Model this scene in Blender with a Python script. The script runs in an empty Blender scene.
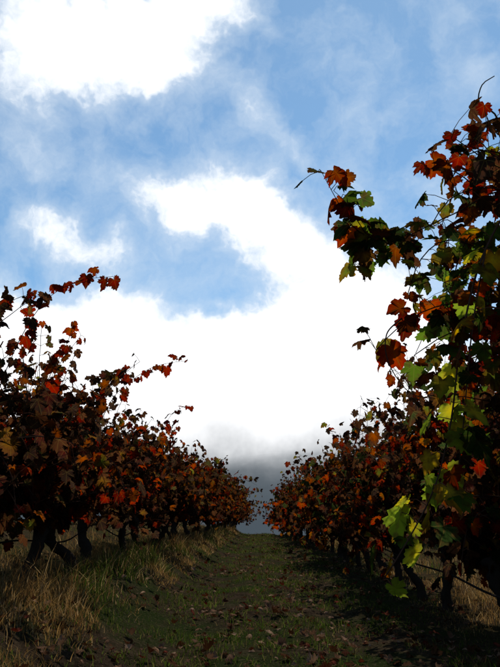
import bpy, math, random
import numpy as np
from mathutils import Vector, noise as mn
rad = math.radians
scene = bpy.context.scene
PITCH = 20.3
SUN_EL, SUN_AZ = 51.0, 14.0

# ------------------------------------------------------------------ terrain
def sstep(a, b, x):
    t = min(1, max(0, (x - a) / (b - a)))
    return t * t * (3 - 2 * t)

def ground_z(x, y):
    yy = max(y, -80)
    if yy < 28: z = 0.0875 * yy
    else:
        t = yy - 28
        z = 0.0875 * 28
        if t < 12: z += 0.0875 * t - 0.0095 * t * t
        else:
            z += 0.0875 * 12 - 0.0095 * 144 - 0.14 * (min(t, 160) - 12)
    near = 1 - sstep(60, 120, abs(x) + abs(y) * .5)
    if x < -0.7: z += near * (0.27 * sstep(0.7, 1.4, -x) + .30 * sstep(2.0, 3.6, -x))
    if x > 0.9: z += near * (-0.05 * sstep(0.9, 1.4, x) + .15 * sstep(2.2, 3.6, x))
    z += near * 0.05 * mn.noise(Vector((x * .7, y * .7, 3)))
    z += near * 0.03 * mn.noise(Vector((x * 3.1, y * 3.1, 7)))
    z -= near * 0.03 * (math.exp(-((x - .62) / .2) ** 2) + math.exp(-((x + .5) / .2) ** 2))
    return z

def axis(fine, step, far):
    pts = list(np.arange(fine[0], fine[1] + 1e-6, step))
    s = step; v = pts[-1]; up = []
    while v < far: s *= 1.25; v += s; up.append(v)
    s = step; v = pts[0]; dn = []
    while v > -far: s *= 1.25; v -= s; dn.append(v)
    return dn[::-1] + pts + up

# ------------------------------------------------------------------ builder
class MB:
    def __init__(s):
        s.v = []; s.f = []; s.c = []; s.uv = []; s.m = []; s.n = 0
    def add(s, v, f, c, uv, m):
        v = np.asarray(v, float); f = np.asarray(f, int)
        s.v.append(v); s.f.append(f + s.n); s.n += len(v)
        c = np.asarray(c, float)
        if c.ndim == 1: c = np.tile(c, (len(v), 1))
        s.c.append(c)
        s.uv.append(np.zeros((len(v), 2)) if uv is None else np.asarray(uv, float))
        s.m.append(np.full(len(f), m, int))
    def build(s, name, mats, smooth=True):
        v = np.concatenate(s.v); f = np.concatenate(s.f); c = np.concatenate(s.c)
        uv = np.concatenate(s.uv); m = np.concatenate(s.m)
        me = bpy.data.meshes.new(name)
        me.vertices.add(len(v)); me.vertices.foreach_set('co', v.ravel())
        me.loops.add(len(f) * 3); me.loops.foreach_set('vertex_index', f.ravel().astype(np.int32))
        me.polygons.add(len(f))
        me.polygons.foreach_set('loop_start', np.arange(0, len(f) * 3, 3, dtype=np.int32))
        me.polygons.foreach_set('loop_total', np.full(len(f), 3, dtype=np.int32))
        me.polygons.foreach_set('material_index', m.astype(np.int32))
        me.polygons.foreach_set('use_smooth', np.full(len(f), smooth))
        ca = me.color_attributes.new('Col', 'FLOAT_COLOR', 'POINT')
        ca.data.foreach_set('color', np.hstack([c, np.ones((len(c), 1))]).ravel().astype(np.float32))
        ul = me.uv_layers.new(name='UVMap')
        ul.data.foreach_set('uv', uv[f.ravel()].ravel().astype(np.float32))
        for mt in mats: me.materials.append(mt)
        me.update(); me.validate()
        return me

def link(name, me, parent=None):
    ob = bpy.data.objects.new(name, me); scene.collection.objects.link(ob)
    if parent: ob.parent = parent
    return ob

# ------------------------------------------------------------------ leaves
half_hi = [(0.08,-0.14),(0.2,-0.24),(0.28,-0.19),(0.38,-0.2),(0.42,-0.1),(0.52,-0.06),(0.48,0.05),
           (0.44,0.12),(0.54,0.17),(0.62,0.22),(0.57,0.3),(0.59,0.40),(0.49,0.42),(0.44,0.48),(0.345,0.42),
           (0.34,0.52),(0.37,0.60),(0.28,0.66),(0.26,0.76),(0.15,0.79),(0.09,0.88)]
half_lo = [(0.12,-0.2),(0.36,-0.2),(0.5,-0.05),(0.44,0.10),(0.61,0.22),(0.54,0.44),(0.34,0.42),(0.34,0.62),(0.18,0.8)]
def outline(h):
    p = [(0, 0)] + h + [(0, 0.98)] + [(-x, y) for x, y in h[::-1]]
    return np.array(p)
OUT_HI, OUT_LO = outline(half_hi), outline(half_lo)

def leaf(mb, rng, pos, tip, nrm, size, ca, cb, hi=True, curl=None, mat=0):
    o = OUT_HI if hi else OUT_LO
    n = len(o)
    pts = np.vstack([[0, 0.22], o * (1 + rng.uniform(-.07, .07, (n, 1)))])
    pts[:, 0] *= rng.uniform(.85, 1.15)
    if curl is None: curl = rng.uniform(-.15, 1.3)
    x, y = pts[:, 0], pts[:, 1]
    z = -curl * (x ** 2) * 1.1 - curl * .5 * (y - .1) ** 2 + rng.uniform(-.4, .4) * x * y + .12 * np.abs(x) * (rng.uniform(-1, 3))
    z = z + np.sin(x * 9 + rng.uniform(0, 6)) * .04 + rng.uniform(-.035, .035, len(x))
    t = np.array(tip, float); t /= np.linalg.norm(t) + 1e-9
    nn = np.array(nrm, float); nn -= t * nn.dot(t); l = np.linalg.norm(nn)
    if l < 1e-3: nn = np.cross(t, [1, 0, 0.3]); l = np.linalg.norm(nn)
    nn /= l
    s = np.cross(t, nn)
    v = np.array(pos) + size * (np.outer(x, s) + np.outer(y, t) + np.outer(z, nn))
    i = np.arange(n)
    f = np.stack([np.zeros(n, int), i + 1, (i + 1) % n + 1], 1)
    r = np.clip(np.hypot(x, y - .22) / .6, 0, 1)[:, None]
    c = np.array(ca) * (1 - r) + np.array(cb) * r
    c = c * rng.uniform(.6, 1.15)
    mb.add(v, f, c, pts, mat)

RED=(.14,.010,.006); ORG=(.18,.038,.008); BRN=(.045,.018,.009); YEL=(.30,.21,.025); GRN=(.05,.085,.012); DGR=(.016,.028,.008); OCH=(.13,.065,.014); MAR=(.04,.007,.006); DBR=(.018,.010,.007)
PAL_L = [(ORG,RED,9),(RED,MAR,20),(BRN,BRN,22),(ORG,BRN,11),(OCH,ORG,2),(OCH,BRN,7),(GRN,OCH,2),(DGR,BRN,8),(DBR,DBR,32),(MAR,DBR,20)]
PAL_R = [(ORG,RED,10),(RED,MAR,13),(BRN,BRN,20),(ORG,BRN,11),(OCH,ORG,3),(GRN,OCH,4),(DGR,DGR,12),(DBR,DBR,28),(MAR,DBR,14),(OCH,BRN,7)]
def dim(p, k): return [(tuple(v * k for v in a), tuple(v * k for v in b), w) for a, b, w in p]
PAL_G = [(GRN,GRN,18),(DGR,GRN,20),(GRN,OCH,12),(DGR,DGR,18),(YEL,GRN,7),(ORG,BRN,12),(BRN,BRN,10),(ORG,RED,5)]
BY=(.36,.28,.035); BG=(.11,.15,.02)  # yellow and green raised to give the shaded hanging shoots a painted backlit glow
PAL_Y = [(BY,BG,24),(BG,BY,22),(BY,OCH,14),(BG,BG,18),(OCH,BRN,9),(BY,ORG,7),(GRN,DGR,12)]
PAL_RED = [(RED,MAR,40),(RED,RED,20),(ORG,RED,20)]
PAL_OR = [(ORG,RED,20),(RED,MAR,16),(ORG,BRN,14),(OCH,BRN,10),(GRN,OCH,9),(BRN,BRN,14),(DGR,BRN,14),(DGR,DGR,8)]
PAL_DEAD = [(BRN,BRN,24),((.15,.08,.05),(.11,.06,.038),34),((.27,.17,.11),(.19,.11,.07),20),(MAR,BRN,12),((.13,.03,.02),MAR,9)]
def pick(rng, pal):
    w = np.array([p[2] for p in pal], float); k = rng.choice(len(pal), p=w / w.sum())
    return pal[k][0], pal[k][1]

def tube(mb, pts, rads, sides, col, mat=1, bump=0, rng=None):
    pts = np.array(pts, float); n = len(pts)
    tan = np.gradient(pts, axis=0); tan /= np.linalg.norm(tan, axis=1)[:, None] + 1e-9
    ref = np.array([0.31, 0.91, 0.2]); V = []
    for i in range(n):
        a = np.cross(tan[i], ref); a /= np.linalg.norm(a) + 1e-9; b = np.cross(tan[i], a)
        for k in range(sides):
            th = 2 * math.pi * k / sides
            r = rads[i] * (1 + (rng.uniform(-bump, bump) if bump else 0))
            V.append(pts[i] + r * (math.cos(th) * a + math.sin(th) * b))
    F = []
    for i in range(n - 1):
        for k in range(sides):
            a0 = i * sides + k; a1 = i * sides + (k + 1) % sides
            F += [(a0, a1, a1 + sides), (a0, a1 + sides, a0 + sides)]
    V.append(pts[-1]); e = len(V) - 1
    for k in range(sides): F.append(((n - 1) * sides + k, (n - 1) * sides + (k + 1) % sides, e))
    mb.add(V, F, col, None, mat)

def catmull(P, step):
    P = [np.array(p, float) for p in P]; P = [2 * P[0] - P[1]] + P + [2 * P[-1] - P[-2]]
    out = []
    for i in range(1, len(P) - 2):
        n = max(2, int(np.linalg.norm(P[i + 1] - P[i]) / step))
        for k in range(n):
            t = k / n
            out.append(.5 * ((2 * P[i]) + (-P[i - 1] + P[i + 1]) * t + (2 * P[i - 1] - 5 * P[i] + 4 * P[i + 1] - P[i + 2]) * t * t + (-P[i - 1] + 3 * P[i] - 3 * P[i + 1] + P[i + 2]) * t ** 3))
    out.append(P[-2]); return np.array(out)

CANE = (.05, .022, .014)
def leafed_cane(mb, rng, pts, pal, size=(.08, .12), start=0.0, every=1, dens=1.0, hi=True, spread=.05, r0=.005, laterals=0, side=None, taper=.4):
    n = len(pts)
    tube(mb, pts, np.linspace(r0, r0 * .35, n), 5 if hi else 3, CANE)
    for i in range(int(start * n), n, every):
        for q in range(1 + laterals):
            if rng.random() > dens: continue
            t = i / n
            tan = pts[min(i + 1, n - 1)] - pts[max(i - 1, 0)]; tan /= np.linalg.norm(tan) + 1e-9
            sd = rng.normal(size=3); sd -= tan * sd.dot(tan); sd /= np.linalg.norm(sd) + 1e-9
            pl = rng.uniform(.4, 1.5) * spread
            base = pts[i] + sd * pl * (1 + q * .8) + np.array([0, 0, rng.uniform(-.2, .5) * pl])
            tip = sd * .7 + np.array([0, 0, -.75]) + rng.normal(size=3) * .38
            nr = sd * .5 + np.array([0, 0, .8]) + rng.normal(size=3) * .6
            if side is not None: nr = nr + np.array([side, -.9, 0]) * .6
            sz = rng.uniform(*size) * (1 - taper * t ** 3) * (1 if rng.random() < .7 else .75)
            ca, cb = pick(rng, pal)
            leaf(mb, rng, base, tip, nr, sz, ca, cb, hi)
            if hi: tube(mb, [pts[i], (pts[i] + base) / 2 + [0, 0, .008], base], [.0016, .0013, .0012], 3, (.12, .04, .02))

def vine_mesh(name, seed, hi, pal, mats, ncane=30, top=1.0, xs=1.0, lowevery=3):
    rng = np.random.default_rng(seed); mb = MB()
    hd = .50 + rng.uniform(-.08, .08)
    bark = (.022, .017, .014)
    lx, ly = rng.uniform(-.14, .14), rng.uniform(-.2, .2)
    p = [(0, 0, -.15), (rng.uniform(-.04,.04), rng.uniform(-.05,.05), .1), (lx * .9 + rng.uniform(-.06,.06), ly * .3 + rng.uniform(-.05,.05), .26), (lx, ly, hd)]
    tp = catmull(p, .03)
    k = rng.uniform(.7, 1.2)
    tube(mb, tp, k * np.interp(np.linspace(0, 1, len(tp)), [0, .25, .6, 1], [.075, .045, .038, .065]), 9, bark, 1, .3, rng)
    heads = []
    for sy in (-1, 1, rng.choice([-1, 1])):
        L = rng.uniform(.4, .68)
        q = [tp[-1] - [0, 0, .03], tp[-1] + [rng.uniform(-.1,.1), sy * L * .45, rng.uniform(-.02,.14)], tp[-1] + [rng.uniform(-.14,.14), sy * L, rng.uniform(.06,.24)]]
        a = catmull(q, .05); tube(mb, a, np.linspace(.042, .02, len(a)), 7, bark, 1, .3, rng); heads += list(a[2:])
    for i in range(ncane):
        b = heads[rng.integers(len(heads))] + rng.normal(size=3) * .02
        sx = rng.normal() * .42 * xs
        L = rng.uniform(.6, 1.2) * top
        if rng.random() < .12: L *= 1.28
        droop = abs(sx) * rng.uniform(.3, 1.1)
        low = i % lowevery == 0
        if low:
            droop = rng.uniform(1.2, 2.6); sx = (1 if rng.random() < .5 else -1) * rng.uniform(.3, .6)
        sy = rng.normal() * .22
        pts = []; P = np.array(b, float); d = np.array([sx, sy, rng.uniform(.1, .6) if low else 1.0]); d /= np.linalg.norm(d)
        st = .062
        for k in range(int(L / st)):
            pts.append(P.copy()); P = P + d * st
            d = d + np.array([sx * .02, 0, -droop * .16 * (k / 12)]) + rng.normal(size=3) * .07; d /= np.linalg.norm(d)
            if P[2] < .3: break
        if len(pts) < 4: continue
        leafed_cane(mb, rng, np.array(pts), pal, (.06, .112) if hi else (.085, .13), 0.03, 1, .82 if hi else .76, hi, .055, .0045, laterals=1)
    return mb.build(name, mats)

# ------------------------------------------------------------------ materials
def newmat(name):
    m = bpy.data.materials.new(name); m.use_nodes = True; nt = m.node_tree; nt.nodes.clear()
    return m, nt, nt.nodes, nt.links
def M(nt, op, a, b=None, c=None, clamp=False):
    n = nt.nodes.new('ShaderNodeMath'); n.operation = op; n.use_clamp = clamp
    for i, s in enumerate((a, b, c)):
        if s is None: continue
        if isinstance(s, (int, float)): n.inputs[i].default_value = s
        else: nt.links.new(s, n.inputs[i])
    return n.outputs[0]
def mixc(nt, fac, a, b, mode='MIX'):
    n = nt.nodes.new('ShaderNodeMix'); n.data_type = 'RGBA'; n.blend_type = mode
    for key, s in ((0, fac), (6, a), (7, b)):
        if isinstance(s, (int, float)): n.inputs[key].default_value = s
        elif isinstance(s, tuple): n.inputs[key].default_value = (*s, 1)
        else: nt.links.new(s, n.inputs[key])
    return n.outputs[2]

def leaf_material(name, trans=.5, veins=True, tval=1.6, dmul=.5):
    m, nt, N, L = newmat(name)
    col = N.new('ShaderNodeAttribute'); col.attribute_name = 'Col'
    c = col.outputs['Color']
    if veins:
        tc = N.new('ShaderNodeTexCoord')
        nz = N.new('ShaderNodeTexNoise'); nz.inputs['Scale'].default_value = 38; nz.inputs['Detail'].default_value = 2
        L.new(tc.outputs['Object'], nz.inputs['Vector'])
        mot = N.new('ShaderNodeMapRange'); mot.inputs[1].default_value = .5; mot.inputs[2].default_value = .68; L.new(nz.outputs[0], mot.inputs[0])
        c = mixc(nt, M(nt, 'MULTIPLY', mot.outputs[0], .65), c, (.04, .015, .008))
        uv = N.new('ShaderNodeUVMap'); sp = N.new('ShaderNodeSeparateXYZ'); L.new(uv.outputs[0], sp.inputs[0])
        a = M(nt, 'ABSOLUTE', M(nt, 'ARCTAN2', sp.outputs[0], sp.outputs[1]))
        r = M(nt, 'SQRT', M(nt, 'ADD', M(nt, 'MULTIPLY', sp.outputs[0], sp.outputs[0]), M(nt, 'MULTIPLY', sp.outputs[1], sp.outputs[1])))
        t = M(nt, 'DIVIDE', a, .95)
        d = M(nt, 'MULTIPLY', M(nt, 'ABSOLUTE', M(nt, 'SUBTRACT', t, M(nt, 'ROUND', t))), M(nt, 'MULTIPLY', r, .95))
        v = M(nt, 'SUBTRACT', 1.0, M(nt, 'DIVIDE', d, .022), clamp=True)
        c = mixc(nt, M(nt, 'MULTIPLY', v, .35), c, (.13, .10, .03))
    hs = N.new('ShaderNodeHueSaturation'); hs.inputs['Value'].default_value = tval; hs.inputs['Saturation'].default_value = 1.1; L.new(c, hs.inputs['Color'])
    df = N.new('ShaderNodeBsdfDiffuse'); L.new(mixc(nt, 1.0, c, (dmul, dmul, dmul), 'MULTIPLY'), df.inputs[0])
    tr = N.new('ShaderNodeBsdfTranslucent'); L.new(hs.outputs[0], tr.inputs[0])
    mx = N.new('ShaderNodeMixShader'); mx.inputs[0].default_value = trans; L.new(df.outputs[0], mx.inputs[1]); L.new(tr.outputs[0], mx.inputs[2])
    out = N.new('ShaderNodeOutputMaterial'); L.new(mx.outputs[0], out.inputs[0])
    return m
def bark_material():
    m, nt, N, L = newmat('vine_bark')
    col = N.new('ShaderNodeAttribute'); col.attribute_name = 'Col'
    tc = N.new('ShaderNodeTexCoord'); mp = N.new('ShaderNodeMapping'); mp.inputs['Scale'].default_value = (60, 60, 9); L.new(tc.outputs['Object'], mp.inputs[0])
    nz = N.new('ShaderNodeTexNoise'); nz.inputs['Scale'].default_value = 1; nz.inputs['Detail'].default_value = 4; L.new(mp.outputs[0], nz.inputs['Vector'])
    c = mixc(nt, M(nt, 'MULTIPLY', nz.outputs[0], .6), col.outputs['Color'], (.05, .038, .03))
    bp = N.new('ShaderNodeBump'); bp.inputs['Strength'].default_value = .9; bp.inputs['Distance'].default_value = .01; L.new(nz.outputs[0], bp.inputs['Height'])
    b = N.new('ShaderNodeBsdfDiffuse')
    L.new(c, b.inputs[0]); L.new(bp.outputs[0], b.inputs['Normal'])
    out = N.new('ShaderNodeOutputMaterial'); L.new(b.outputs[0], out.inputs[0]); return m
LEAF = leaf_material('vine_leaf', .57, True, 2.2, .42); BARK = bark_material()
DEAD = leaf_material('dry_leaf', .15, True, 1.6, 1.0); GRASS = leaf_material('grass_blade', .45, False, 1.8, .8)

def ground_material():
    m, nt, N, L = newmat('vineyard_soil')
    tc = N.new('ShaderNodeTexCoord')
    def nz(s, d=5, ro=.6):
        n = N.new('ShaderNodeTexNoise'); n.inputs['Scale'].default_value = s; n.inputs['Detail'].default_value = d; n.inputs['Roughness'].default_value = ro
        L.new(tc.outputs['Object'], n.inputs['Vector']); return n.outputs[0]
    def ramp(x, a, b):
        r = N.new('ShaderNodeMapRange'); r.inputs[1].default_value = a; r.inputs[2].default_value = b; L.new(x, r.inputs[0]); return r.outputs[0]
    c = mixc(nt, ramp(nz(9), .35, .65), (.017, .012, .008), (.05, .034, .021))
    c = mixc(nt, ramp(nz(1.3), .44, .62), c, (.019, .028, .008))
    c = mixc(nt, ramp(nz(60, 3), .54, .7), c, (.085, .062, .038))
    sp = N.new('ShaderNodeSeparateXYZ'); L.new(tc.outputs['Object'], sp.inputs[0])
    dry = M(nt, 'MULTIPLY', ramp(M(nt, 'ABSOLUTE', sp.outputs[0]), 1.1, 2.0), ramp(nz(4), .4, .65))
    c = mixc(nt, M(nt, 'MULTIPLY', dry, .6), c, (.06, .043, .022))
    b = N.new('ShaderNodeBsdfDiffuse')
    bp = N.new('ShaderNodeBump'); bp.inputs['Strength'].default_value = 1; bp.inputs['Distance'].default_value = .05; L.new(nz(25, 6, .7), bp.inputs['Height'])
    L.new(c, b.inputs[0]); L.new(bp.outputs[0], b.inputs['Normal'])
    out = N.new('ShaderNodeOutputMaterial'); L.new(b.outputs[0], out.inputs[0]); return m

# ------------------------------------------------------------------ ground
xs = axis((-4, 4), .1, 2500); ys = axis((0, 42), .14, 2500)
V = [(x, y, ground_z(x, y)) for y in ys for x in xs]; nx = len(xs)
F = [(j * nx + i, j * nx + i + 1, (j + 1) * nx + i + 1, (j + 1) * nx + i) for j in range(len(ys) - 1) for i in range(nx - 1)]
me = bpy.data.meshes.new('ground'); me.from_pydata(V, [], F); me.materials.append(ground_material())
me.polygons.foreach_set('use_smooth', [True] * len(F)); link('ground', me)

# ------------------------------------------------------------------ misty hill
m, nt, N, L = newmat('misty_hillside')
tc = N.new('ShaderNodeTexCoord'); nzn = N.new('ShaderNodeTexNoise'); nzn.inputs['Scale'].default_value = .012; nzn.inputs['Detail'].default_value = 6; L.new(tc.outputs['Object'], nzn.inputs['Vector'])
nz2 = N.new('ShaderNodeTexNoise'); nz2.inputs['Scale'].default_value = .06; nz2.inputs['Detail'].default_value = 6; L.new(tc.outputs['Object'], nz2.inputs['Vector'])
sp = N.new('ShaderNodeSeparateXYZ'); L.new(tc.outputs['Object'], sp.inputs[0])
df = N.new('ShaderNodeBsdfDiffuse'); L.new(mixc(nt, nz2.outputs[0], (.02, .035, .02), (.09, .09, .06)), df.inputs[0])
em = N.new('ShaderNodeEmission'); em.inputs[0].default_value = (.085, .11, .14, 1); em.inputs[1].default_value = 1.0  # aerial haze put in as a steady glow mixed over the slope colour
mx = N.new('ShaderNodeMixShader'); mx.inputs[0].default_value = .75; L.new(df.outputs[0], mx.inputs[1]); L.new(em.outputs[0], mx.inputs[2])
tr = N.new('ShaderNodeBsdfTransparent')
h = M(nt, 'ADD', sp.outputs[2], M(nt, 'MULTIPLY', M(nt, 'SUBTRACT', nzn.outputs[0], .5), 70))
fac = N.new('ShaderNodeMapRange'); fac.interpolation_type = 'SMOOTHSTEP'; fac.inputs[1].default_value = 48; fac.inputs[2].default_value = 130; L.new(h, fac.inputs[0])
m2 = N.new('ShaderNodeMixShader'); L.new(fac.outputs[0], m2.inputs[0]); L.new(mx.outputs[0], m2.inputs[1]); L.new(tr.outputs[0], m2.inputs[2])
out = N.new('ShaderNodeOutputMaterial'); L.new(m2.outputs[0], out.inputs[0])
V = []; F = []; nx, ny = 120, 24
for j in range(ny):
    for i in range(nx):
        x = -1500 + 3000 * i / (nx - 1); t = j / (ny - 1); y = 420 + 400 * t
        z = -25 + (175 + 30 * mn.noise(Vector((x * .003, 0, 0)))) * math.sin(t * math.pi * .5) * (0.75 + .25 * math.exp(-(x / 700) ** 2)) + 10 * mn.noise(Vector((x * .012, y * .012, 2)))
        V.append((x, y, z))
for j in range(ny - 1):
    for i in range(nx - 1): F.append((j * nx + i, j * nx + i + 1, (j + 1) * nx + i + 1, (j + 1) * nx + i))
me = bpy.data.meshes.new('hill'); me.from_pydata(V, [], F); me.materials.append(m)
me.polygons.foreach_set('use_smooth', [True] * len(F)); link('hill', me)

# ------------------------------------------------------------------ vines
mats = [LEAF, BARK]
rng = np.random.default_rng(11); random.seed(4)
LH = [vine_mesh('grapevine_l%d' % i, 100 + i, True, PAL_L, mats, 48, .92, .9, 3) for i in range(4)]
RH = [vine_mesh('grapevine_r%d' % i, 200 + i, True, PAL_R, mats, 46, 1.04, .85, 6) for i in range(4)]
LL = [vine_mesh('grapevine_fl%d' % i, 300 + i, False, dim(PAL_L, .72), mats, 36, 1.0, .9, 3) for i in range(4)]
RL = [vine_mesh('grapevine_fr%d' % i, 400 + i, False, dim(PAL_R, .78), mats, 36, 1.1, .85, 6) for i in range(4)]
def put(me, x, y, flip, s=1.0):
    ob = link('grapevine', me); ob.location = (x, y, ground_z(x, y))
    ob.rotation_euler = (rng.normal() * .03, rng.normal() * .03, (math.pi if flip else 0) + rng.normal() * .08)
    ob.scale = (s, s, s * rng.uniform(.9, 1.13)); return ob
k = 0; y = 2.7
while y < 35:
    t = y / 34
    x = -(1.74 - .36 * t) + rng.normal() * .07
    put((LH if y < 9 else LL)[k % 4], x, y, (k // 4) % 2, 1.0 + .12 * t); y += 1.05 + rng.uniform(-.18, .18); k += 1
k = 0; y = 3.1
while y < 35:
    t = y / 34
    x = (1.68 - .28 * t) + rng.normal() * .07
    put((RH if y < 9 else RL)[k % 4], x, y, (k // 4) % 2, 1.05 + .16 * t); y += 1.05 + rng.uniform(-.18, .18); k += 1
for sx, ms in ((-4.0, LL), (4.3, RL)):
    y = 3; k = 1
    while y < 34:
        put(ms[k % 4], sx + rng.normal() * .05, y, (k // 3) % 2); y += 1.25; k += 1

# nearest right vine with long shoots reaching over the path
rg = np.random.default_rng(77); mb = MB()
g0 = ground_z(1.5, 2.15)
tp = catmull([(1.5, 2.15, g0 - .1), (1.46, 2.2, g0 + .2), (1.52, 2.12, g0 + .45), (1.45, 2.15, g0 + .7)], .04)
tube(mb, tp, np.linspace(.075, .055, len(tp)), 9, (.022, .017, .014), 1, .2, rg)
for q in ([(1.45, 2.15, g0 + .68), (1.35, 2.3, g0 + .8), (1.3, 2.55, g0 + .95)], [(1.45, 2.15, g0 + .68), (1.3, 2.05, g0 + .85), (1.18, 2.0, g0 + 1.1)]):
    a = catmull(q, .05); tube(mb, a, np.linspace(.04, .018, len(a)), 7, (.022, .017, .014), 1, .2, rg)
def shoot(P, pal, size=(.058, .10), start=.0, dens=.9, lat=0, sp=.045, step=.042, r0=.005, side=-.3, taper=.4):
    leafed_cane(mb, rg, catmull(P, step), pal, size, start, 1, dens, True, sp, r0, lat, side=side, taper=taper)
# arching top shoot that reaches left over the path
shoot([(1.2, 2.0, 1.3), (1.05, 2.0, 1.75), (.86, 2.0, 2.0), (.66, 2.0, 1.92), (.43, 2.0, 1.80)], PAL_OR, (.06, .1), .3, .5, 0)
shoot([(.52, 2.0, 1.84), (.40, 2.0, 1.82), (.31, 2.0, 1.88), (.26, 1.98, 1.97), (.21, 1.96, 2.07)], PAL_OR, (.05, .085), .1, .95, 1, .035, .034, .003, taper=.1)
shoot([(.52, 2.0, 1.84), (.42, 1.98, 1.80), (.35, 1.98, 1.84), (.30, 1.96, 1.93), (.25, 1.96, 1.99)], PAL_G, (.05, .08), .1, .9, 0, .035, .036, .003, taper=.1)
shoot([(.43, 2.0, 1.82), (.36, 2.0, 1.79), (.31, 2.0, 1.73)], PAL_G, (.065, .095), 0, 1, 1, .035, .035, .003, taper=.1)
# upright / overhanging canopy shoots
shoot([(1.2, 2.0, 1.3), (1.05, 2.05, 1.8), (.92, 2.05, 2.1), (.84, 2.0, 2.3)], PAL_OR, start=.2, lat=1, dens=.95)
shoot([(1.2, 2.1, 1.3), (1.0, 2.15, 1.7), (.84, 2.1, 2.0), (.70, 2.05, 2.12), (.58, 2.0, 2.10)], PAL_OR, start=.2, lat=1, dens=.9, taper=.1)
shoot([(1.2, 2.1, 1.3), (1.05, 2.1, 1.8), (.92, 2.05, 2.05), (.80, 2.05, 2.18), (.68, 2.0, 2.24)], PAL_OR, start=.2, lat=1, dens=.9, taper=.1)
shoot([(1.2, 2.1, 1.4), (1.05, 2.1, 1.85), (.94, 2.05, 2.1), (.86, 2.05, 2.2), (.74, 2.0, 2.16), (.66, 2.0, 2.05)], PAL_OR, start=.3, lat=1, dens=.9, taper=.1)
shoot([(1.2, 2.0, 1.3), (1.05, 2.0, 1.75), (.90, 2.0, 1.98), (.76, 2.0, 2.02), (.64, 1.98, 1.96), (.57, 1.98, 1.86)], PAL_OR, start=.3, lat=1, dens=.9)
shoot([(1.25, 2.2, 1.2), (1.05, 2.2, 1.6), (.85, 2.2, 1.85), (.68, 2.15, 1.9), (.56, 2.1, 1.80), (.50, 2.1, 1.66)], PAL_G, start=.25, lat=1, dens=.8)
shoot([(1.25, 2.3, 1.2), (1.0, 2.25, 1.5), (.80, 2.2, 1.66), (.62, 2.2, 1.66), (.48, 2.2, 1.58), (.40, 2.2, 1.50)], PAL_OR, start=.25, lat=1, dens=.95, taper=.1)
shoot([(1.25, 2.3, 1.2), (1.0, 2.25, 1.45), (.82, 2.2, 1.58), (.66, 2.2, 1.56), (.53, 2.2, 1.48)], PAL_G, start=.25, lat=1, dens=.9, taper=.1)
shoot([(1.25, 2.3, 1.2), (1.0, 2.3, 1.4), (.84, 2.3, 1.5), (.68, 2.3, 1.42), (.58, 2.3, 1.28)], PAL_OR, start=.1, lat=1, dens=.8)
shoot([(1.2, 2.4, 1.1), (1.0, 2.4, 1.3), (.85, 2.4, 1.3), (.72, 2.4, 1.15), (.66, 2.4, 1.0)], PAL_R, start=.1, lat=1, dens=.6)
shoot([(1.2, 2.0, 1.3), (1.08, 2.0, 1.6), (.95, 1.98, 1.8), (.85, 1.95, 1.7), (.80, 1.95, 1.5), (.78, 1.95, 1.25)], PAL_OR, start=.2, lat=1, dens=.85)
shoot([(1.2, 2.2, 1.3), (1.0, 2.2, 1.7), (.88, 2.2, 1.95), (.78, 2.2, 1.95), (.70, 2.2, 1.78), (.68, 2.2, 1.55)], PAL_G, start=.2, lat=1, dens=.8)
shoot([(1.2, 2.2, 1.2), (1.05, 2.2, 1.4), (.92, 2.2, 1.45), (.84, 2.2, 1.25), (.80, 2.2, 1.0)], PAL_R, start=.1, lat=1, dens=.7)
shoot([(1.25, 2.6, 1.2), (1.1, 2.6, 1.5), (.98, 2.6, 1.7), (.88, 2.6, 1.6), (.80, 2.6, 1.4)], PAL_R, start=.1, lat=1, dens=.8)
shoot([(1.25, 2.5, 1.2), (1.1, 2.5, 1.8), (1.02, 2.5, 2.2), (.98, 2.5, 2.45)], PAL_OR, start=.1, lat=1, dens=.85)
for i in range(22):   # inner canopy of the same vine
    bx, by = rg.uniform(1.15, 1.5), rg.uniform(1.95, 3.0)
    ex, ez = bx + rg.normal() * .2 - .12, rg.uniform(1.4, 2.3)
    ex = max(ex, .86)
    shoot([(bx, by, 1.05), ((bx + ex) / 2, by + rg.normal() * .1, (1.05 + ez) / 2 + .15), (ex, by + rg.normal() * .15, ez), (ex - rg.uniform(.05, .15), by, ez - rg.uniform(-.1, .3))], PAL_OR if rg.random() < .7 else PAL_G, start=.05, lat=1, dens=.65, step=.055)
# long hanging shoots with yellow-green leaves
H0 = [(1.2, 1.9, 1.3), (1.0, 1.85, 1.75), (.82, 1.8, 1.86), (.66, 1.76, 1.66)]
HANG = H0 + [(.55, 1.72, 1.38), (.49, 1.70, 1.14), (.43, 1.69, .97), (.35, 1.68, .84), (.28, 1.66, .75)]
shoot(HANG, PAL_Y, (.05, .084), .45, .78, 1, .032, .042, taper=.0, side=-.1)
shoot([(.66, 1.76, 1.66), (.58, 1.72, 1.40), (.53, 1.70, 1.18), (.49, 1.69, 1.0), (.45, 1.68, .88)], PAL_G, (.05, .08), .1, .7, 0, .05, .05, .003, taper=.0, side=-.1)
# bare tendrils
t = catmull([(.87, 2.0, 2.22), (.85, 2.0, 2.33), (.80, 2.0, 2.38), (.82, 2.0, 2.46), (.87, 2.0, 2.5)], .02); tube(mb, t, np.linspace(.004, .0018, len(t)), 5, (.03, .018, .012))
t = catmull([(.50, 2.2, 1.62), (.42, 2.1, 1.52), (.42, 2.1, 1.42), (.48, 2.1, 1.32), (.56, 2.1, 1.30)], .02); tube(mb, t, np.linspace(.003, .0012, len(t)), 5, CANE)
link('grapevine', mb.build('grapevine_near', mats))

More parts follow.
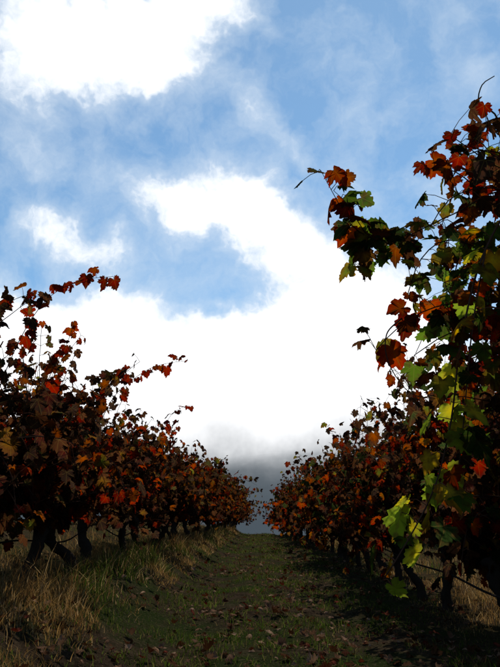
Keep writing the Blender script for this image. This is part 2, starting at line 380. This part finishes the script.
# free red-leaved shoots rising from the left row
mb = MB(); rg = np.random.default_rng(5)
def lshoot(P, pal, size, dens=.9, start=.35, lat=0):
    leafed_cane(mb, rg, catmull(P, .05), pal, size, start, 1, dens, True, .03, .004, lat, taper=.15)
lshoot([(-1.65, 3.8, 1.3), (-1.5, 3.75, 1.95), (-1.30, 3.65, 2.3), (-1.08, 3.6, 2.42), (-.88, 3.6, 2.45)], PAL_RED, (.065, .095), .95, .5)
lshoot([(-1.7, 3.6, 1.4), (-1.6, 3.5, 2.0), (-1.42, 3.5, 2.26), (-1.26, 3.5, 2.28)], PAL_L, (.08, .12), .9, .3, 1)
lshoot([(-1.6, 4.2, 1.4), (-1.4, 4.2, 2.0), (-1.3, 4.2, 2.25), (-1.27, 4.2, 2.4)], PAL_RED, (.06, .1), .9, .5)
lshoot([(-1.6, 6, 1.7), (-1.4, 6, 2.3), (-1.15, 6, 2.56), (-.95, 6, 2.66), (-.70, 6, 2.70)], PAL_RED, (.07, .11), .9, .55)
lshoot([(-1.6, 5.5, 1.6), (-1.45, 5.4, 2.1), (-1.25, 5.4, 2.4), (-1.1, 5.4, 2.45)], PAL_L, (.07, .11), .9, .4, 1)
lshoot([(-1.5, 9, 2.2), (-1.3, 9, 2.8), (-1.1, 9, 3.0), (-.98, 9, 3.02)], PAL_RED, (.08, .12), .9, .4, 0)
link('vine_shoots', mb.build('vine_shoots', mats))

# trellis drip hose along each row
for sx in (1, -1):
    mb = MB(); P = []
    for i in range(0, 28):
        y = 1.2 + i * 1.22; t = y / 34; x = sx * ((1.30 if sx > 0 else 1.8) - .24 * t)
        P.append((x + .03 * math.sin(i * 2.1), y, ground_z(x, y) + (.42 if sx > 0 else .30) + (.04 if i % 2 else -.05) + .03 * math.sin(i * 1.7)))
    pt = catmull(P, .2); tube(mb, pt, [.007] * len(pt), 6, (.006, .006, .006), 0); link('irrigation_hose', mb.build('irrigation_hose', [BARK]))

# ------------------------------------------------------------------ grass
def blades(name, n, yr, xf, hf, colf, w, seed, seg=3, keep=None):
    rg = np.random.default_rng(seed); mb = MB(); Vv = []; Ff = []; Cc = []; c0 = 0
    for i in range(n):
        y = yr[0] * (yr[1] / yr[0]) ** rg.random(); x = xf(rg, y)
        if keep and not keep(x, y, rg): continue
        z = ground_z(x, y) - .01; h = hf(rg, x, y); a = rg.uniform(0, 6.283); ln = rg.uniform(.1, 1.1) * h
        dx, dy = math.cos(a) * ln, math.sin(a) * ln; b = rg.uniform(0, 6.283); ww = w * rg.uniform(.6, 1.4) * (1 + y * .06)
        sx, sy = math.cos(b) * ww, math.sin(b) * ww
        c = np.array(colf(rg, x, y)) * rg.uniform(.5, 1.3)
        for k in range(seg):
            t = k / seg; Vv.append((x + dx * t * t - sx * (1 - t), y + dy * t * t - sy * (1 - t), z + h * (t - .25 * t * t * (ln / h))))
            Vv.append((x + dx * t * t + sx * (1 - t), y + dy * t * t + sy * (1 - t), z + h * (t - .25 * t * t * (ln / h))))
        Vv.append((x + dx, y + dy, z + h * (1 - .25 * ln / h)))
        for k in range(seg - 1): q = c0 + 2 * k; Ff += [(q, q + 1, q + 3), (q, q + 3, q + 2)]
        q = c0 + 2 * (seg - 1); Ff.append((q, q + 1, q + 2))
        Cc += [c] * (2 * seg + 1); c0 += 2 * seg + 1
    mb.add(Vv, Ff, np.array(Cc), None, 0); link(name, mb.build(name, [GRASS], False))
def gcol(rg, x, y):
    r = rg.random()
    return (.032, .052, .009) if r < .5 else ((.06, .08, .017) if r < .75 else (.10, .075, .035))
def dcol(rg, x, y):
    r = rg.random()
    if mn.noise(Vector((x * 1.1, y * .9, 20))) > .12 and r < .7: return (.04, .055, .012)
    return (.20, .125, .05) if r < .5 else ((.12, .065, .028) if r < .85 else (.30, .21, .11))
blades('grass', 110000, (1.1, 36), lambda r, y: r.normal() * .85, lambda r, x, y: r.uniform(.015, .075) * (1 + .9 * mn.noise(Vector((x * 2, y * 2, 60)))), gcol, .0024, 1, 2,
       keep=lambda x, y, r: 1.2 * mn.noise(Vector((x * 2.2, y * 1.6, 9))) + .6 * mn.noise(Vector((x * 6, y * 5, 9))) + r.uniform(-.25, .25) > -.02)
def dry_keep(x, y, r): return mn.noise(Vector((x * 1.7, y * 1.1, 1))) + r.uniform(-.25, .3) > -.08
def hgt(x, y, r, m):
    return .04 + r.uniform(.2, 1) * m * max(.25, .6 + 1.1 * mn.noise(Vector((x * 1.9, y * 1.2, 5))))
blades('dry_grass', 56000, (1.6, 36), lambda r, y: -.92 - abs(r.normal()) * .85, lambda r, x, y: hgt(x, y, r, .30 * sstep(.8, 1.4, -x)), dcol, .002, 2, 3, keep=dry_keep)
blades('dry_grass', 26000, (1.8, 30), lambda r, y: 1.35 + abs(r.normal()) * 1.1, lambda r, x, y: hgt(x, y, r, .27 * sstep(1.4, 2.1, x)), dcol, .002, 3, 3, keep=dry_keep)

# fallen leaves
mb = MB(); rg = np.random.default_rng(9)
for i in range(7000):
    y = 1.15 * (34 / 1.15) ** rg.random(); x = rg.normal() * .9 + .2
    if rg.random() < .3: x = rg.uniform(-2, 2)
    if mn.noise(Vector((x * 1.4, y * 1.1, 40))) + rg.uniform(-.4, .4) < .0: continue
    ca, cb = pick(rg, PAL_DEAD); a = rg.uniform(0, 6.28)
    leaf(mb, rg, (x, y, ground_z(x, y) + rg.uniform(.012, .045)), (math.cos(a), math.sin(a), rg.normal() * .3), (rg.normal() * .4, rg.normal() * .4, 1), rg.uniform(.016, .055), ca, cb, y < 4, rg.uniform(-2, 2.2))
link('fallen_leaves', mb.build('fallen_leaves', [DEAD]))

# ------------------------------------------------------------------ sky
w = bpy.data.worlds.new('World'); scene.world = w; w.use_nodes = True; nt = w.node_tree; N = nt.nodes; L = nt.links; N.clear()
sky = N.new('ShaderNodeTexSky'); sky.sky_type = 'NISHITA'; sky.sun_disc = False
sky.sun_elevation = rad(SUN_EL); sky.sun_rotation = rad(SUN_AZ); sky.air_density = 1.0; sky.dust_density = .05; sky.ozone_density = 2.0
tc = N.new('ShaderNodeTexCoord'); nrm = N.new('ShaderNodeVectorMath'); nrm.operation = 'NORMALIZE'; L.new(tc.outputs['Generated'], nrm.inputs[0])
def wn(scale, detail, rough, vec, dist=0.0):
    n = N.new('ShaderNodeTexNoise'); n.inputs['Scale'].default_value = scale; n.inputs['Detail'].default_value = detail; n.inputs['Roughness'].default_value = rough; n.inputs['Distortion'].default_value = dist
    L.new(vec, n.inputs['Vector']); return n
wv = wn(6, 5, .62, nrm.outputs[0])
sub = N.new('ShaderNodeVectorMath'); sub.operation = 'SUBTRACT'; L.new(wv.outputs['Color'], sub.inputs[0]); sub.inputs[1].default_value = (.5, .5, .5)
scl = N.new('ShaderNodeVectorMath'); scl.operation = 'SCALE'; L.new(sub.outputs[0], scl.inputs[0]); scl.inputs['Scale'].default_value = .15
wd = N.new('ShaderNodeVectorMath'); wd.operation = 'ADD'; L.new(nrm.outputs[0], wd.inputs[0]); L.new(scl.outputs[0], wd.inputs[1])
sp = N.new('ShaderNodeSeparateXYZ'); L.new(wd.outputs[0], sp.inputs[0])
sp0 = N.new('ShaderNodeSeparateXYZ'); L.new(nrm.outputs[0], sp0.inputs[0])
AZ = M(nt, 'ARCTAN2', sp.outputs[0], sp.outputs[1])
EL = M(nt, 'ARCSINE', M(nt, 'MINIMUM', M(nt, 'MAXIMUM', sp.outputs[2], -1), 1))
def B(px, py, rx, ry, tilt, wt):
    v = (333 - py) / 667; u = (px - 262) / 667; p = rad(PITCH)
    Fw = math.cos(p) - v * math.sin(p); U = math.sin(p) + v * math.cos(p)
    az = math.atan2(u, Fw); el = math.atan2(U, math.hypot(u, Fw))
    return (az, el, rx / 667 / Fw, ry / 667, tilt, wt)
banks = [B(90, 45, 120, 42, 12, 1.15), B(205, 5, 75, 28, 15, .85), B(110, 5, 50, 14, 0, .4), B(275, 115, 60, 16, -30, .45),
         B(235, 215, 92, 36, -12, 1.1), B(250, 178, 30, 26, 0, .6), B(85, 240, 70, 22, 0, .85),
         B(50, 325, 130, 36, 0, .85), B(170, 395, 200, 68, 0, 1.4), B(330, 395, 110, 78, 0, 1.2), B(310, 270, 60, 40, -35, .7),
         B(320, 320, 70, 40, 0, .5), B(470, 330, 70, 60, 0, .5), B(420, 70, 110, 25, -15, .22), B(450, 5, 120, 20, 0, .2), B(450, 200, 70, 40, 0, .25),
         B(222, 303, 30, 12, -10, -.4)]
tot = None
for az, el, ra, re, tl, wt in banks:
    da = M(nt, 'SUBTRACT', AZ, az); de = M(nt, 'SUBTRACT', EL, el); c_, s_ = math.cos(rad(tl)), math.sin(rad(tl))
    a = M(nt, 'ADD', M(nt, 'MULTIPLY', da, c_ / ra), M(nt, 'MULTIPLY', de, s_ / ra))
    b = M(nt, 'ADD', M(nt, 'MULTIPLY', da, -s_ / re), M(nt, 'MULTIPLY', de, c_ / re))
    q = M(nt, 'ADD', M(nt, 'MULTIPLY', a, a), M(nt, 'MULTIPLY', b, b))
    g = M(nt, 'MULTIPLY', M(nt, 'EXPONENT', M(nt, 'MULTIPLY', q, -.9)), wt)
    tot = g if tot is None else M(nt, 'ADD', tot, g)
fb = wn(8, 9, .6, wd.outputs[0], .1).outputs[0]
fb2 = wn(1.6, 3, .5, nrm.outputs[0]).outputs[0]
hor = N.new('ShaderNodeMapRange'); hor.interpolation_type = 'SMOOTHSTEP'; hor.inputs[1].default_value = rad(17); hor.inputs[2].default_value = rad(8); L.new(EL, hor.inputs[0])
behind = N.new('ShaderNodeMapRange'); behind.inputs[1].default_value = .5; behind.inputs[2].default_value = -.1; L.new(sp0.outputs[1], behind.inputs[0])
sc = M(nt, 'MULTIPLY', M(nt, 'SUBTRACT', fb2, .55), M(nt, 'MULTIPLY', behind.outputs[0], 2.5))
dens = M(nt, 'ADD', M(nt, 'ADD', tot, hor.outputs[0]), sc)
dens = M(nt, 'ADD', dens, M(nt, 'MULTIPLY', M(nt, 'SUBTRACT', fb, .5), 2.1))
# soft veil plus crisper cloud core
veil = N.new('ShaderNodeMapRange'); veil.interpolation_type = 'SMOOTHSTEP'; veil.inputs[1].default_value = -.3; veil.inputs[2].default_value = .8; veil.inputs[4].default_value = .62; L.new(dens, veil.inputs[0])
core = N.new('ShaderNodeMapRange'); core.interpolation_type = 'SMOOTHSTEP'; core.inputs[1].default_value = .15; core.inputs[2].default_value = .9; L.new(dens, core.inputs[0])
cov = M(nt, 'MAXIMUM', M(nt, 'MAXIMUM', veil.outputs[0], core.outputs[0]), .08)
thick = N.new('ShaderNodeMapRange'); thick.interpolation_type = 'SMOOTHSTEP'; thick.inputs[1].default_value = .3; thick.inputs[2].default_value = 1.15; L.new(dens, thick.inputs[0])
ccol = mixc(nt, thick.outputs[0], (7.2, 8.3, 9.4), (11.5, 11.6, 11.8))
gry = N.new('ShaderNodeMapRange'); gry.interpolation_type = 'SMOOTHSTEP'; gry.inputs[1].default_value = rad(14.5); gry.inputs[2].default_value = rad(7.0); L.new(EL, gry.inputs[0])
ccol = mixc(nt, gry.outputs[0], ccol, (1.7, 1.95, 2.2))
skc = mixc(nt, 1.0, sky.outputs[0], (.92, 1.28, 1.32), 'MULTIPLY')
fin = mixc(nt, cov, skc, ccol)
bg = N.new('ShaderNodeBackground'); bg.inputs[1].default_value = .1; L.new(fin, bg.inputs[0])
wo = N.new('ShaderNodeOutputWorld'); L.new(bg.outputs[0], wo.inputs[0])

sun = bpy.data.lights.new('sun', 'SUN'); sun.energy = 4.2; sun.angle = rad(.5); sun.color = (1, .94, .84)
so = bpy.data.objects.new('sun', sun); scene.collection.objects.link(so)
d = Vector((math.sin(rad(SUN_AZ)) * math.cos(rad(SUN_EL)), math.cos(rad(SUN_AZ)) * math.cos(rad(SUN_EL)), math.sin(rad(SUN_EL))))
so.rotation_euler = d.to_track_quat('Z', 'Y').to_euler()

cam = bpy.data.cameras.new('camera'); co = bpy.data.objects.new('camera', cam); scene.collection.objects.link(co)
cam.sensor_fit = 'VERTICAL'; cam.sensor_height = 36; cam.lens = 36; cam.clip_end = 8000; cam.clip_start = .05
co.location = (0, 0, .75); co.rotation_euler = (rad(90 + PITCH), 0, rad(1.0))
scene.camera = co
scene.view_settings.view_transform = 'Standard'; scene.view_settings.look = 'None'; scene.view_settings.exposure = 0
